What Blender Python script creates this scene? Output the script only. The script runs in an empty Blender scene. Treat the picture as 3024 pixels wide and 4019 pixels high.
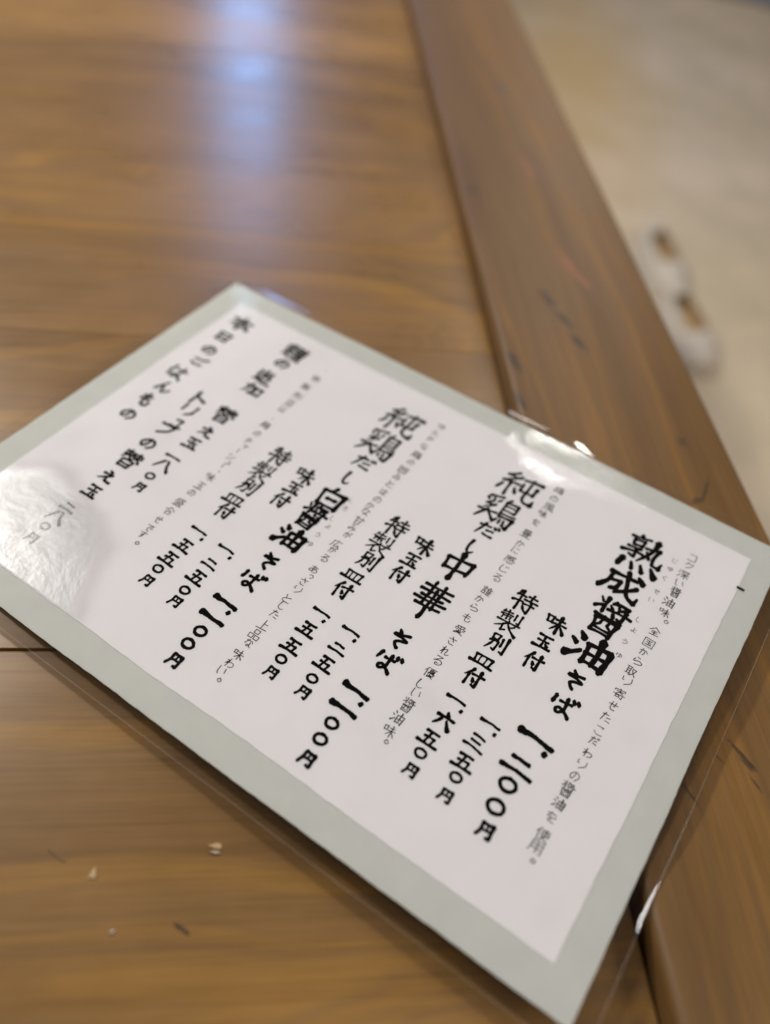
import bpy, bmesh, math, random
from mathutils import Vector, Matrix, noise as mnoise

# ------------------------------------------------------------------ camera, light, exposure
S = bpy.context.scene
C = S.collection
MM = 0.001

cam_data = bpy.data.cameras.new('camera')
cam = bpy.data.objects.new('camera', cam_data)
C.objects.link(cam)
right = Vector((0.98979902, -0.07391963, 0.12179405))
up = Vector((-0.02349526, 0.75847533, 0.65127809))
fwd = Vector((0.14052002, 0.64749599, -0.74900138))
M = Matrix((right, up, -fwd)).transposed().to_4x4()
M.translation = Vector((0, 0, 0.26822))
cam.matrix_world = M
cam_data.sensor_fit = 'VERTICAL'
cam_data.sensor_height = 36.0
cam_data.lens = 29.03
cam_data.clip_start = 0.01
cam_data.clip_end = 200
cam_data.dof.use_dof = True
cam_data.dof.focus_distance = 0.303
cam_data.dof.aperture_fstop = 3.4
S.camera = cam

S.view_settings.view_transform = 'Standard'
S.view_settings.look = 'None'
S.view_settings.exposure = -0.72
S.view_settings.gamma = 1.0
S.view_settings.use_curve_mapping = False

world = bpy.data.worlds.new('World')
S.world = world
world.use_nodes = True
wn = world.node_tree
wn.nodes.clear()
w_out = wn.nodes.new('ShaderNodeOutputWorld')
w_bg = wn.nodes.new('ShaderNodeBackground')
w_tc = wn.nodes.new('ShaderNodeTexCoord')
w_sep = wn.nodes.new('ShaderNodeSeparateXYZ')
w_ramp = wn.nodes.new('ShaderNodeValToRGB')
w_map = wn.nodes.new('ShaderNodeMapRange')
wn.links.new(w_tc.outputs['Generated'], w_sep.inputs[0])
wn.links.new(w_sep.outputs['Y'], w_map.inputs['Value'])
w_map.inputs['From Min'].default_value = -1
w_map.inputs['From Max'].default_value = 1
wn.links.new(w_map.outputs[0], w_ramp.inputs[0])
# the room: dim behind the photographer, lighter on the window side
w_ramp.color_ramp.elements[0].position = 0.25
w_ramp.color_ramp.elements[0].color = (0.22, 0.19, 0.17, 1)
w_ramp.color_ramp.elements[1].position = 0.95
w_ramp.color_ramp.elements[1].color = (0.62, 0.55, 0.52, 1)
w_noise = wn.nodes.new('ShaderNodeTexNoise')
w_noise.inputs['Scale'].default_value = 2.6
w_noise.inputs['Detail'].default_value = 2.0
wn.links.new(w_tc.outputs['Generated'], w_noise.inputs['Vector'])
w_r2 = wn.nodes.new('ShaderNodeValToRGB')
w_r2.color_ramp.elements[0].position = 0.38
w_r2.color_ramp.elements[0].color = (0.45, 0.44, 0.43, 1)
w_r2.color_ramp.elements[1].position = 0.62
w_r2.color_ramp.elements[1].color = (1.6, 1.55, 1.5, 1)
wn.links.new(w_noise.outputs[0], w_r2.inputs[0])
w_mul = wn.nodes.new('ShaderNodeMix')
w_mul.data_type = 'RGBA'
w_mul.blend_type = 'MULTIPLY'
w_mul.inputs[0].default_value = 1.0
wn.links.new(w_ramp.outputs[0], w_mul.inputs[6])
wn.links.new(w_r2.outputs[0], w_mul.inputs[7])
wn.links.new(w_mul.outputs[2], w_bg.inputs[0])
w_bg.inputs['Strength'].default_value = 0.52
wn.links.new(w_bg.outputs[0], w_out.inputs[0])


def area_light(name, loc, target, sx, sy, power, color):
    d = bpy.data.lights.new(name, 'AREA')
    d.shape = 'RECTANGLE'
    d.size = sx
    d.size_y = sy
    d.energy = power
    d.color = color
    o = bpy.data.objects.new(name, d)
    C.objects.link(o)
    o.location = loc
    o.rotation_euler = (Vector(target) - Vector(loc)).to_track_quat('-Z', 'Y').to_euler()
    return o


def along(p, d, dist):
    return Vector(p) + Vector(d).normalized() * dist


# window at the end of the room, seen as the blue streak in the varnish
pw = Vector((-0.02, 0.75, 0))
area_light('window_light', along(pw, (-0.033, 0.93, 0.36), 3.0), pw, 0.15, 0.66, 8.4, (0.22, 0.48, 1.0))
area_light('window_light', along(pw, (-0.030, 0.842, 0.53), 3.0), pw, 0.15, 0.80, 7.0, (0.26, 0.48, 1.0))
area_light('window_light', along((-0.012, 0.372, 0.009), (-0.086, 0.808, 0.583), 3.0), pw, 0.075, 0.045, 0.12, (0.35, 0.66, 1.0))
# ceiling lamps, plus an added fill over the far floor
area_light('ceiling_or_fill_lamp', (2.05, -0.45, 1.6), (0, 0.3, 0), 0.6, 0.6, 48, (1.0, 0.96, 0.93))
area_light('ceiling_or_fill_lamp', (0.1, -0.55, 2.1), (0, 0.2, 0), 0.9, 0.9, 14, (1.0, 0.96, 0.93))
area_light('ceiling_or_fill_lamp', (1.7, 3.9, 2.0), (1.5, 3.0, -0.7), 0.8, 0.8, 26, (1.0, 0.96, 0.92))  # unseen fill lamp, added to brighten the far floor
area_light('ceiling_or_fill_lamp', (-1.9, 0.7, 1.5), (0, 0.3, 0), 0.9, 0.9, 15, (1.0, 0.95, 0.91))
area_light('ceiling_or_fill_lamp', along((-0.15, 0.24, 0.0), (-0.455, 0.56, 0.72), 1.9), (-0.15, 0.23, 0), 0.26, 0.22, 72, (1.0, 0.97, 0.92))
area_light('ceiling_or_fill_lamp', along((0.130, 0.262, 0.01), (0.262, 0.655, 0.705), 1.9), (0.1, 0.3, 0), 0.14, 0.07, 4.2, (1.0, 0.97, 0.90))

# ------------------------------------------------------------------ helpers
R = random.Random(7)


def mat_new(name):
    m = bpy.data.materials.new(name)
    m.use_nodes = True
    nt = m.node_tree
    nt.nodes.clear()
    out = nt.nodes.new('ShaderNodeOutputMaterial')
    return m, nt, out


def N(nt, typ, **kw):
    n = nt.nodes.new(typ)
    for k, v in kw.items():
        if hasattr(n, k):
            setattr(n, k, v)
        else:
            n.inputs[k.replace('_', ' ')].default_value = v
    return n


def L(nt, a, b):
    nt.links.new(a, b)


def ramp(nt, fac, stops):
    r = nt.nodes.new('ShaderNodeValToRGB')
    e = r.color_ramp.elements
    while len(e) < len(stops):
        e.new(0.5)
    for el, (p, c) in zip(e, stops):
        el.position = p
        el.color = (*c, 1) if len(c) == 3 else c
    L(nt, fac, r.inputs[0])
    return r.outputs[0]


def math_(nt, op, a, b=None, clamp=False):
    n = nt.nodes.new('ShaderNodeMath')
    n.operation = op
    n.use_clamp = clamp
    for i, v in enumerate((a, b)):
        if v is None:
            continue
        if isinstance(v, (int, float)):
            n.inputs[i].default_value = v
        else:
            L(nt, v, n.inputs[i])
    return n.outputs[0]


def mixc(nt, fac, a, b, blend='MIX'):
    n = nt.nodes.new('ShaderNodeMix')
    n.data_type = 'RGBA'
    n.blend_type = blend
    for sock, v in ((n.inputs[0], fac), (n.inputs[6], a), (n.inputs[7], b)):
        if isinstance(v, (int, float)):
            sock.default_value = v
        elif isinstance(v, tuple):
            sock.default_value = (*v, 1)
        else:
            L(nt, v, sock)
    return n.outputs[2]


def noise_tex(nt, vec, scale, detail=3.0, rough=0.55, dist=0.0):
    n = nt.nodes.new('ShaderNodeTexNoise')
    n.inputs['Scale'].default_value = scale
    n.inputs['Detail'].default_value = detail
    n.inputs['Roughness'].default_value = rough
    n.inputs['Distortion'].default_value = dist
    L(nt, vec, n.inputs['Vector'])
    return n.outputs[0]


def scaled(nt, vec, sc, off=(0, 0, 0), rot=0.0):
    n = nt.nodes.new('ShaderNodeMapping')
    n.inputs['Scale'].default_value = sc
    n.inputs['Location'].default_value = off
    n.inputs['Rotation'].default_value = (0, 0, rot)
    L(nt, vec, n.inputs[0])
    return n.outputs[0]


def wood_material(name, axis, dark, base, light, gold, rough, gold_amt, marks=(), bump=0.12, rings=34.0, wander=1.0, spec=0.5):
    m, nt, out = mat_new(name)
    tc = N(nt, 'ShaderNodeTexCoord')
    oi = N(nt, 'ShaderNodeObjectInfo')
    P0 = tc.outputs['Object']
    shift = nt.nodes.new('ShaderNodeVectorMath')
    shift.operation = 'ADD'
    comb = N(nt, 'ShaderNodeCombineXYZ')
    L(nt, math_(nt, 'MULTIPLY', oi.outputs['Random'], 7.3), comb.inputs[0])
    L(nt, math_(nt, 'MULTIPLY', oi.outputs['Random'], 13.1), comb.inputs[1])
    L(nt, P0, shift.inputs[0])
    L(nt, comb.outputs[0], shift.inputs[1])
    P = shift.outputs[0]
    if axis == 'Y':                                   # put the grain along local x
        P = scaled(nt, P, (1, 1, 1), rot=math.radians(-90))
    # wandering growth rings: long along x, tight across y
    wob = noise_tex(nt, scaled(nt, P, (2.2, 9, 3)), 1.0, 2.0)
    wob2 = noise_tex(nt, scaled(nt, P, (7, 30, 3)), 1.0, 3.0)
    sep = N(nt, 'ShaderNodeSeparateXYZ')
    L(nt, P, sep.inputs[0])
    y = math_(nt, 'ADD', math_(nt, 'ADD', math_(nt, 'MULTIPLY', sep.outputs[1], rings), math_(nt, 'MULTIPLY', wob, 3.4 * wander)),
              math_(nt, 'MULTIPLY', wob2, 0.55 * wander))
    rv = N(nt, 'ShaderNodeCombineXYZ')
    L(nt, y, rv.inputs[1])
    L(nt, math_(nt, 'MULTIPLY', sep.outputs[0], 0.9), rv.inputs[0])
    ring = noise_tex(nt, rv.outputs[0], 1.0, 2.5, 0.6)
    lines = noise_tex(nt, scaled(nt, rv.outputs[0], (1, 3.3, 1)), 1.0, 3.0, 0.65)
    broad = noise_tex(nt, scaled(nt, P, (1.6, 7, 2)), 1.0, 3.0)
    pores = noise_tex(nt, scaled(nt, P, (4.0, 300, 30)), 1.0, 3.0, 0.6)
    cloud = noise_tex(nt, scaled(nt, P, (14, 22, 9)), 1.0, 4.0, 0.6)
    col = ramp(nt, ring, [(0.30, dark), (0.46, base), (0.62, light)])
    g = ramp(nt, lines, [(0.50, (0, 0, 0)), (0.62, (1, 1, 1))])
    g = math_(nt, 'MULTIPLY', g, gold_amt)
    col = mixc(nt, g, col, gold)
    d2 = ramp(nt, lines, [(0.28, (1, 1, 1)), (0.40, (0, 0, 0))])
    col = mixc(nt, math_(nt, 'MULTIPLY', d2, 0.40), col, dark)
    col = mixc(nt, 0.55, col, ramp(nt, broad, [(0.3, (0.72, 0.72, 0.74)), (0.7, (1.25, 1.2, 1.15))]), 'MULTIPLY')
    col = mixc(nt, 0.5, col, ramp(nt, cloud, [(0.3, (0.78, 0.78, 0.78)), (0.7, (1.18, 1.18, 1.18))]), 'MULTIPLY')
    col = mixc(nt, 0.38, col, ramp(nt, pores, [(0.34, (0.70, 0.68, 0.66)), (0.54, (1.10, 1.10, 1.10))]), 'MULTIPLY')
    fibre = noise_tex(nt, scaled(nt, P, (28, 1300, 60)), 1.0, 2.0)
    col = mixc(nt, 0.28, col, ramp(nt, fibre, [(0.36, (0.70, 0.68, 0.66)), (0.50, (1.08, 1.08, 1.08))]), 'MULTIPLY')
    # knots, cracks and stains of the wood itself: (x, y, angle, half length, half width, colour, strength)
    jig = noise_tex(nt, scaled(nt, P0, (260, 260, 260)), 1.0, 3.0)
    for (mx, my, ang, hl, hw, mc, st) in marks:
        q = nt.nodes.new('ShaderNodeMapping')
        q.vector_type = 'TEXTURE'
        q.inputs['Location'].default_value = (mx, my, 0)
        q.inputs['Rotation'].default_value = (0, 0, ang)
        q.inputs['Scale'].default_value = (hl, hw, 1)
        L(nt, P0, q.inputs[0])
        z0 = nt.nodes.new('ShaderNodeVectorMath')
        z0.operation = 'MULTIPLY'
        z0.inputs[1].default_value = (1, 1, 0)
        L(nt, q.outputs[0], z0.inputs[0])
        ln = nt.nodes.new('ShaderNodeVectorMath')
        ln.operation = 'LENGTH'
        L(nt, z0.outputs[0], ln.inputs[0])
        f = ramp(nt, math_(nt, 'ADD', ln.outputs['Value'], math_(nt, 'MULTIPLY', math_(nt, 'SUBTRACT', jig, 0.5), 1.2)),
                 [(0.45, (1, 1, 1)), (1.0, (0, 0, 0))])
        col = mixc(nt, math_(nt, 'MULTIPLY', f, st * 0.85), col, mc)
    b = N(nt, 'ShaderNodeBsdfPrincipled')
    L(nt, col, b.inputs['Base Color'])
    L(nt, math_(nt, 'ADD', rough - 0.06, math_(nt, 'MULTIPLY', cloud, 0.14)), b.inputs['Roughness'])
    b.inputs['Specular IOR Level'].default_value = spec
    bp = N(nt, 'ShaderNodeBump', Strength=bump, Distance=0.0012)
    h = math_(nt, 'ADD', math_(nt, 'ADD', math_(nt, 'MULTIPLY', pores, 0.35), math_(nt, 'MULTIPLY', lines, 0.5)), math_(nt, 'MULTIPLY', cloud, 0.5))
    L(nt, h, bp.inputs['Height'])
    L(nt, bp.outputs[0], b.inputs['Normal'])
    L(nt, b.outputs[0], out.inputs[0])
    return m


def plain_material(name, color, rough, var=0.06, scale=60.0, bump=0.0, spec=0.5):
    m, nt, out = mat_new(name)
    tc = N(nt, 'ShaderNodeTexCoord')
    n = noise_tex(nt, tc.outputs['Object'], scale, 4.0, 0.6)
    col = mixc(nt, 1.0, color, ramp(nt, n, [(0.25, (1 - var,) * 3), (0.75, (1 + var,) * 3)]), 'MULTIPLY')
    b = N(nt, 'ShaderNodeBsdfPrincipled')
    L(nt, col, b.inputs['Base Color'])
    b.inputs['Roughness'].default_value = rough
    b.inputs['Specular IOR Level'].default_value = spec
    if bump:
        bp = N(nt, 'ShaderNodeBump', Strength=bump, Distance=0.0005)
        L(nt, n, bp.inputs['Height'])
        L(nt, bp.outputs[0], b.inputs['Normal'])
    L(nt, b.outputs[0], out.inputs[0])
    return m


def obj(name, bm, mat, parent=None, loc=None, smooth=False, fix=True):
    me = bpy.data.meshes.new(name)
    if fix:
        bmesh.ops.recalc_face_normals(bm, faces=bm.faces[:])
    bm.to_mesh(me)
    bm.free()
    if smooth:
        me.polygons.foreach_set('use_smooth', [True] * len(me.polygons))
    me.materials.append(mat)
    o = bpy.data.objects.new(name, me)
    C.objects.link(o)
    if loc is not None:
        o.location = loc
    if parent is not None:
        o.parent = parent
    return o


def thing(name, label, cat, loc=(0, 0, 0), group=None):
    o = bpy.data.objects.new(name, None)
    o.empty_display_size = 0.02
    C.objects.link(o)
    o.location = loc
    tag(o, label, cat, group)
    return o


def tag(o, label, cat, group=None):
    o['label'] = label
    o['category'] = cat
    if group:
        o['group'] = group
    return o


def box(bm, x0, x1, y0, y1, z0, z1, bev=0.0, seg=2):
    r = bmesh.ops.create_cube(bm, size=1)
    vs = r['verts']
    for v in vs:
        v.co = Vector(((x0 + x1) / 2 + v.co.x * (x1 - x0), (y0 + y1) / 2 + v.co.y * (y1 - y0), (z0 + z1) / 2 + v.co.z * (z1 - z0)))
    if bev:
        es = list({e for v in vs for e in v.link_edges})
        bmesh.ops.bevel(bm, geom=es, offset=bev, segments=seg, affect='EDGES', profile=0.5)


# ------------------------------------------------------------------ writing on the menu
GLYPHS = {
# brush characters (100 x 100 box, x right, y down; "x,y[:width]"; | splits strokes; ~ smooth)
'熟': "10,11 54,5|31,0:1.3 34,9|20,19 22,32|20,18 44,16 42,31|22,31 43,30|12,41 44,37 31,46|31,45 32,65 21,62|2,57:1.2 52,49|72,3:1.9 66,34 42,70:1.2|50,29 81,23:1.3 75,50 78,63 94,68:1.2|94,68:1.5 97,50:.6|56,40 67,54|13,78:2 9,97:1.6|34,80:1.1 41,95:1.2|56,79:1.1 66,95:1.4|78,75:1.1 93,94:2",
'成': "13,23:1.2 78,17|~22,24 18,58 3,88:1.5|22,48 46,45 42,72:1.2 30,78:1.3|~53,1:1.3 60,40 73,76 92,92:1.1|92,92:1.2 98,72:.6|84,42:1.1 66,68 44,86:1.2|76,4:1.1 92,17:1.4",
'醤': "5,8:.7 15,21:.9|3,38:1.2 22,27|26,2:1.2 26,46:1.2|50,3 41,15|46,10:1.3 84,8:1.3 60,26|40,20:.8 47,27|58,14:.8 65,22|38,33 100,29|82,20:1.3 82,47 70,46|53,38:1 59,45:1.3|14,56 86,52|20,63 25,98|20,63 82,60:1.3 78,98:1.2|26,97 78,96|42,54:.9 40,76:.9 31,81:.9|62,53:.9 60,74:.9 71,77:.9|30,86:.9 73,85:.9",
'油': "13,4:1.1 26,18:1.6|3,32:1 17,43:1.3|6,92:1.8 32,60:1|40,30 43,94:1.2|40,30 91,25:1.4 87,97:1.6|43,90 78,89|64,2:1.7 64,90:1.1|43,60 84,57",
'そ': "30,0 43,17:1.2|~86,14:1.2 50,24 18,32:1.3 58,38 86,48:1 58,56 42,70:1.1 46,84 62,98:1.2",
'ば': "18,8:1.1 12,46:1.3|38,28:.9 82,24|~62,4:1.3 64,40 62,70 44,90 34,76 46,64:1 68,74 90,94:1.3|82,-4:1.1 88,8:1.3|98,-8:1.1 105,4:1.3",
'は': "18,8:1.1 12,46:1.1 20,88|38,28:.9 88,24|~64,4:1.3 64,40 62,70 44,90 34,76 46,64:1 68,74 92,94:1.3",
'一': "0,47:1.6 14,48:1.25 40,47:.9 74,48:.9 100,52:1.15",
'二': "20,20:1.2 44,19:.9 76,26:1.2|0,74:1.3 50,71:.9 100,82:1.2",
'三': "18,10:1.2 80,15:1.1|24,45:1.1 72,48:1.1|0,86:1.3 50,82:.9 100,92:1.2",
'〇': "~48,8:1.1 20,22 10,52 24,84:1 50,93:1.1 80,80 91,50 78,20 50,8:1.1 34,11",
'円': "~18,12:1.1 17,60 4,96:1.1|18,12 84,13:1.2 86,95:1.1 66,92|52,16:.8 51,50:.8|18,53:.9 84,52:.9",
'・': "47,44:1.5 53,56:1.3",
'味': "3,20:1.1 8,54:1|3,20 31,18:1.1 28,50|8,52:.8 28,50|44,26 84,22|34,50:1 98,42|65,2:1.4 66,99:1.2|62,50 36,86:1|69,50 99,86:1.3",
'玉': "13,13:1.2 88,9:1.1|19,47 80,43|2,91:1.3 100,86:1.2|49,12 49,86|66,58 79,72:1.4",
'付': "35,2:1.2 4,48:1|22,34 24,98:1.1|38,32 100,27:1.1|77,3:1.3 78,92:1.2 60,84|48,52:1.2 58,66:1.4",
'五': "20,9:1.2 82,8:1.1|46,10 34,88|22,47 72,44 67,88|0,88:1.2 100,90:1.2",
'特': "17,6 7,34:1|8,31 44,26|2,60:1.2 46,50|27,2:1.1 29,99:1.1|54,18 92,13|72,1 72,36|46,39 102,33|48,58 98,53|80,40 82,92:1.1 66,86|54,68 62,80:1.3",
'製': "14,2:.8 7,14:.8|10,12:.9 48,8:.9|2,25:.9 54,20:.9|30,1:.9 30,44:.9|13,30:.8 13,43:.8|14,31:.8 46,29:.8 44,41:.8|66,6:1 66,32:1|88,2:1.1 88,42:1 78,40:.9|2,55 98,48|50,44 52,55|46,56 3,87|34,68 36,97 52,88|52,58 68,79 100,97:1.4|80,60 64,72",
'別': "14,6 17,34|14,6 47,3 44,32|16,32 44,31|10,47 51,42 47,90:1.1 34,86|28,34 20,64 2,95|68,15:1.1 68,60:1.1|93,2:1.3 93,93:1.1 76,86",
'皿': "14,24 19,82|14,24 89,19:1.1 83,82|37,24:.7 39,80:.7|61,22:.7 61,80:.7|-2,86:1.3 102,84:1.2",
'六': "46,0:1.2 55,18:1.4|2,35:1.2 100,30:1.1|34,48 4,96:1.3|64,46 96,94:1.4",
'八': "34,14 4,88:1.2|~52,10 62,12 74,52 100,88:1.3",
'純': "30,0 8,24 34,25|41,12 4,50|5,49 46,42|26,46 28,99|9,65 2,88:1.2|41,60 49,77:1.2|52,16:.9 97,7:1.6|54,34 56,60 92,55|91,28:1.3 90,60|~72,2:.9 72,60 73,84 84,94 99,94:1.5|99,94:1.7 101,74:.5",
'鶏': "45,1 8,12:1.2|6,19:1 12,27:1|22,16:.9 26,25:.9|42,14:.9 36,24:.9|26,28:.9 10,41:.9 29,42:.9|37,36:.9 9,59:.9|0,67 49,60|26,60 0,98:1.3|28,66:1 47,88:1.1|67,2 58,13|58,12:.9 58,66:.9|58,14 92,12:1.1 90,42|58,27:.8 90,26:.8|58,41:.8 90,40:.8|58,54:.9 99,52:.9|58,67 98,64:1.3 93,99:1.3 78,92|57,78:1 51,93:1|66,78:.9 68,88:.9|77,76:.9 81,87:1",
'だ': "10,22 62,16|37,1:1.1 6,94:1.1|52,49 84,44|45,79 92,84:1.2|80,6 87,17:1.3|95,0 103,12:1.3",
'し': "~30,2:1.4 20,48 28,84 56,95 84,80:.6",
'中': "14,28 18,72:1.1|14,28 91,22:1.2 84,70|18,68 86,63|51,-2:1.5 50,60 48,102:1.6",
'華': "8,15 96,10|32,0 34,25|67,0 65,24|2,34 100,28|16,46 86,41|34,32 34,72|66,30 66,72|0,57 102,51|12,73 92,68|50,22 50,76 49,104:1.5",
'白': "46,-2:1.3 33,18|13,22 18,96:1.1|13,22 86,17:1.4 81,96:1.3|18,94 80,92|36,57:1.1 66,54:1.3",
'麺': "6,14 44,10|26,2 26,40|4,28 46,24|2,44 48,40|18,44 8,70|34,44 36,66 46,64|28,60 4,88|10,64 30,88 98,96:1.2|54,8 98,6|74,8 70,20|56,24 58,78|56,24 96,22 94,78|58,76 94,75|70,24 70,76|83,24 83,76|58,50 94,50",
'の': "~52,16 44,62 24,86 8,64 18,34 50,12 84,28 90,60 66,94",
'追': "40,2 34,14|34,14 36,80|34,14 74,12 72,38|36,38 72,37|36,52 78,50 76,78|36,78 76,77|6,14 16,24:1.3|4,42 20,40 10,60 22,70 4,92|24,84 60,94 100,94:1.2",
'加': "4,30 50,26 44,92 34,84|26,4 22,50 2,94|62,26 64,86|62,26 96,24 94,86|64,84 94,82",
'替': "6,12 46,10|4,28 48,24|26,2 24,30 2,52|28,30 46,46|54,12 94,10|52,28 98,24|74,2 72,30 52,52|76,30 98,50|22,60 24,98|22,60 78,58 76,98|24,96 76,95|24,78 76,77",
'え': "40,2 56,12:1.2|18,34 74,28 12,92|~44,58 56,66 58,88 94,92:1.2",
'本': "6,28 94,24|50,2 50,98:1.2|46,28 6,76|54,28 96,74:1.3|32,74 68,72",
'日': "22,8 24,92|22,8 78,6 76,92|24,90 76,89|24,48 76,47",
'ご': "26,24 74,22|~22,70 40,88 82,82|80,2 86,12|92,-4 98,6",
'ん': "~50,4 10,94 34,54 50,56 54,88 70,92 96,62",
'も': "~42,2 38,60 48,92 76,88 82,64|16,28 70,24|14,52 68,48",
'ト': "30,2:1.2 30,98:1.1|32,36 78,60:1.3",
'リ': "24,8 24,60|76,4 74,60 46,96",
'ュ': "24,40 70,38 62,84|8,88 94,84",
'フ': "8,14 90,12:1.2|~90,12 70,60 24,94",
# pen characters
'コ': "18,18 82,16 82,84 14,83",'ク': "40,4 10,50|38,20 86,18 70,62 26,98",
'深': "8,8 20,18|4,32 16,42|2,90 24,62|34,12 32,28|34,12 96,10 90,26|54,18 44,36|74,18 88,34|34,52 98,48|64,36 66,98|62,54 36,86|68,54 98,84",
'い': "~16,20 20,66 36,80|78,24 90,58",'。': "~50,32 32,50 50,68 68,50 50,32 44,35",
'全': "50,2 4,44|50,2 98,40|26,48 74,46|24,68 78,66|8,94 94,92|50,46 50,92",
'国': "8,6 10,96|8,6 92,4 90,96|10,94 90,93|26,26 74,25|30,48 70,47|24,74 78,73|50,26 50,74|64,56 72,66",
'か': "~8,34 40,30 62,28 60,66 44,92|38,4 12,90|74,22 96,52",
'が': "~8,34 40,30 62,28 60,66 44,92|38,4 12,90|74,30 94,56|78,4 86,16|92,-2 100,10",
'ら': "40,4 60,14|~26,28 22,62 60,48 84,66 72,88 32,96",
'取': "4,8 52,6|14,8 14,80|42,8 42,96|14,32 42,31|14,54 42,53|2,82 52,74|56,22 94,20 78,62 50,96|58,32 74,66 98,94",
'り': "~26,10 24,44 34,48|~74,4 76,54 44,98",
'寄': "50,0 50,12|8,28 10,14 92,12 88,26|26,32 78,30|52,20 50,38 26,52|52,38 76,50|4,62 98,60|80,62 80,96 66,92|24,70 24,88|24,70 56,69 56,87|24,87 56,86",
'せ': "6,40 98,32|70,8 68,54 56,52|~32,14 34,76 50,88 86,86",
'た': "10,24 60,20|34,4 8,92|52,50 86,48|50,82 92,86",'こ': "26,20 74,18 66,28|~22,70 46,88 84,82",
'わ': "32,2 30,98|8,28 32,26 10,70|~10,70 50,40 84,44 88,72 58,94",
'を': "18,18 80,14|46,2 20,50 46,42 54,68|~88,38 44,66 40,88 86,92",
'使': "28,4 4,46|20,32 20,98|36,18 98,16|44,32 44,58|44,32 92,31 92,58|44,57 92,56|68,4 66,60 34,98|46,66 98,98",
'用': "16,8 14,70 4,96|16,8 88,6 88,94 76,90|18,36 86,35|18,62 86,61|52,8 52,94",
'風': "14,8 12,60 2,94|14,8 84,6 84,70 98,94 98,78|68,18 34,26|30,38 30,60|30,38 68,37 68,58|30,58 68,57|50,22 50,80|26,86 72,80|66,66 76,88",
'豊': "20,4 22,40|20,4 80,3 78,40|22,40 78,39|22,20 78,20|40,0 40,40|60,0 60,40|4,50 96,48|26,60 28,76|26,60 74,59 72,76|28,76 72,75|36,80 40,90|64,80 60,90|2,96 98,94",
'に': "14,8 12,88 22,80|44,28 86,26|~42,74 60,84 94,80",
'感': "12,14 90,12|14,14 12,50 2,66|28,28 56,27|28,38 28,56|28,38 54,37 54,55|28,55 54,54|62,2 72,44 96,64 98,52|84,26 62,60|80,2 88,8|12,76 6,92|34,72 38,94 70,94 70,84|52,70 58,80|80,74 92,88",
'じ': "~28,6 20,58 34,90 84,74|58,14 64,26|76,10 82,22",
'る': "24,10 74,8 18,60|~18,60 60,44 84,64 70,92 42,94 40,78 58,78",
'誰': "22,0 28,8|2,18 46,16|10,32 38,31|10,46 38,45|12,60 12,92|12,60 38,59 38,90|12,90 38,90|66,2 50,36|58,22 58,96|56,24 98,22|58,46 94,45|58,68 94,67|58,92 98,91|76,22 76,90|78,4 74,20",
'愛': "84,0 14,8|18,16 24,24|46,14 50,22|80,12 72,22|6,46 8,30 94,28 88,42|26,44 22,58|40,42 44,58 68,56|54,38 58,46|78,44 88,54|44,62 12,86|40,70 74,68 10,98|36,78 92,98",
'さ': "12,30 84,20|40,2 66,54|~24,62 36,90 76,90",
'れ': "28,4 26,96|6,28 28,26 4,78|~4,78 50,30 64,36 60,84 74,92 98,74",
'優': "26,2 2,46|18,30 18,98|36,8 98,6|64,8 60,16|46,20 46,50|46,20 86,19 86,50|46,50 86,49|46,30 86,30|46,40 86,40|36,62 36,54 98,53 96,62|44,66 40,76|56,62 60,76 76,74|84,62 92,72|60,74 38,90|58,80 84,79 40,99|56,86 96,99",
'ゆ': "~16,14 14,60 34,26 72,20 84,50 66,72 46,56|~58,2 56,70 38,98",
'な': "8,24 54,20|34,4 8,66|66,18 90,34|~64,36 64,78 46,90 34,78 54,68 92,92",
'旨': "24,2 26,32 84,34 84,24|80,6 26,20|24,48 26,98|24,48 78,47 76,98|26,96 76,96|26,72 76,72",
'み': "~18,14 52,12 28,70 8,78 10,58 40,54 98,68|76,34 74,66 58,96",
'と': "30,8 42,46|~80,30 28,60 24,84 46,94 86,90",
'ほ': "14,6 10,50 18,92|42,14 88,12|38,40 92,38|~66,14 66,70 54,88 38,82 44,68 94,92",
'甘': "4,28 98,24|26,4 28,94|72,2 72,94|28,60 72,58|28,92 72,91",
'広': "50,0 54,10|12,18 96,14|14,18 12,60 2,96|56,30 32,82 84,76|70,58 94,94",
'あ': "18,20 80,16|~44,2 40,50 46,88|~70,32 40,80 14,82 16,58 54,42 86,58 80,84 56,96",
'っ': "~16,46 60,34 84,52 76,76 46,90",'う': "40,4 60,14|~20,44 58,32 80,54 66,84 34,98",
'よ': "54,40 84,36|~54,2 54,80 36,92 26,78 46,70 82,92",'く': "~72,4 24,48 74,96",
'ろ': "24,10 74,8 18,60|~18,60 60,44 84,64 70,92 36,96",
'上': "48,4 48,90|50,42 86,40|4,92 98,90",
'品': "28,4 30,40|28,4 72,3 70,40|30,38 70,38|2,56 4,96|2,56 44,55 42,96|4,94 42,94|56,56 58,96|56,56 98,55 96,96|58,94 96,94",
'盛': "14,12 96,8|16,12 14,40 4,58|16,30 44,29 42,52 34,50|58,0 68,34 92,54 96,42|84,22 58,50|76,0 84,6|20,64 22,92|20,64 82,63 80,92|42,64 42,92|62,64 62,92|2,94 98,93",
'合': "50,2 4,44|50,2 98,40|30,46 70,45|26,62 28,96|26,62 76,61 74,96|28,95 74,94",
'で': "10,20 90,14|~90,14 50,40 46,76 82,92|74,44 80,56|90,38 96,50",
'す': "6,20 94,16|~56,2 58,56 40,66 36,48 56,44 58,70 32,98",
'チ': "70,4 20,18|6,42 96,38|~52,14 50,60 24,96",'ャ': "20,50 84,44 70,62|38,36 56,98",
'ー': "50,6 52,94",'シ': "16,14 34,24|10,40 28,50|~14,92 60,76 90,30",'、': "40,40 58,60",
}
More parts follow.
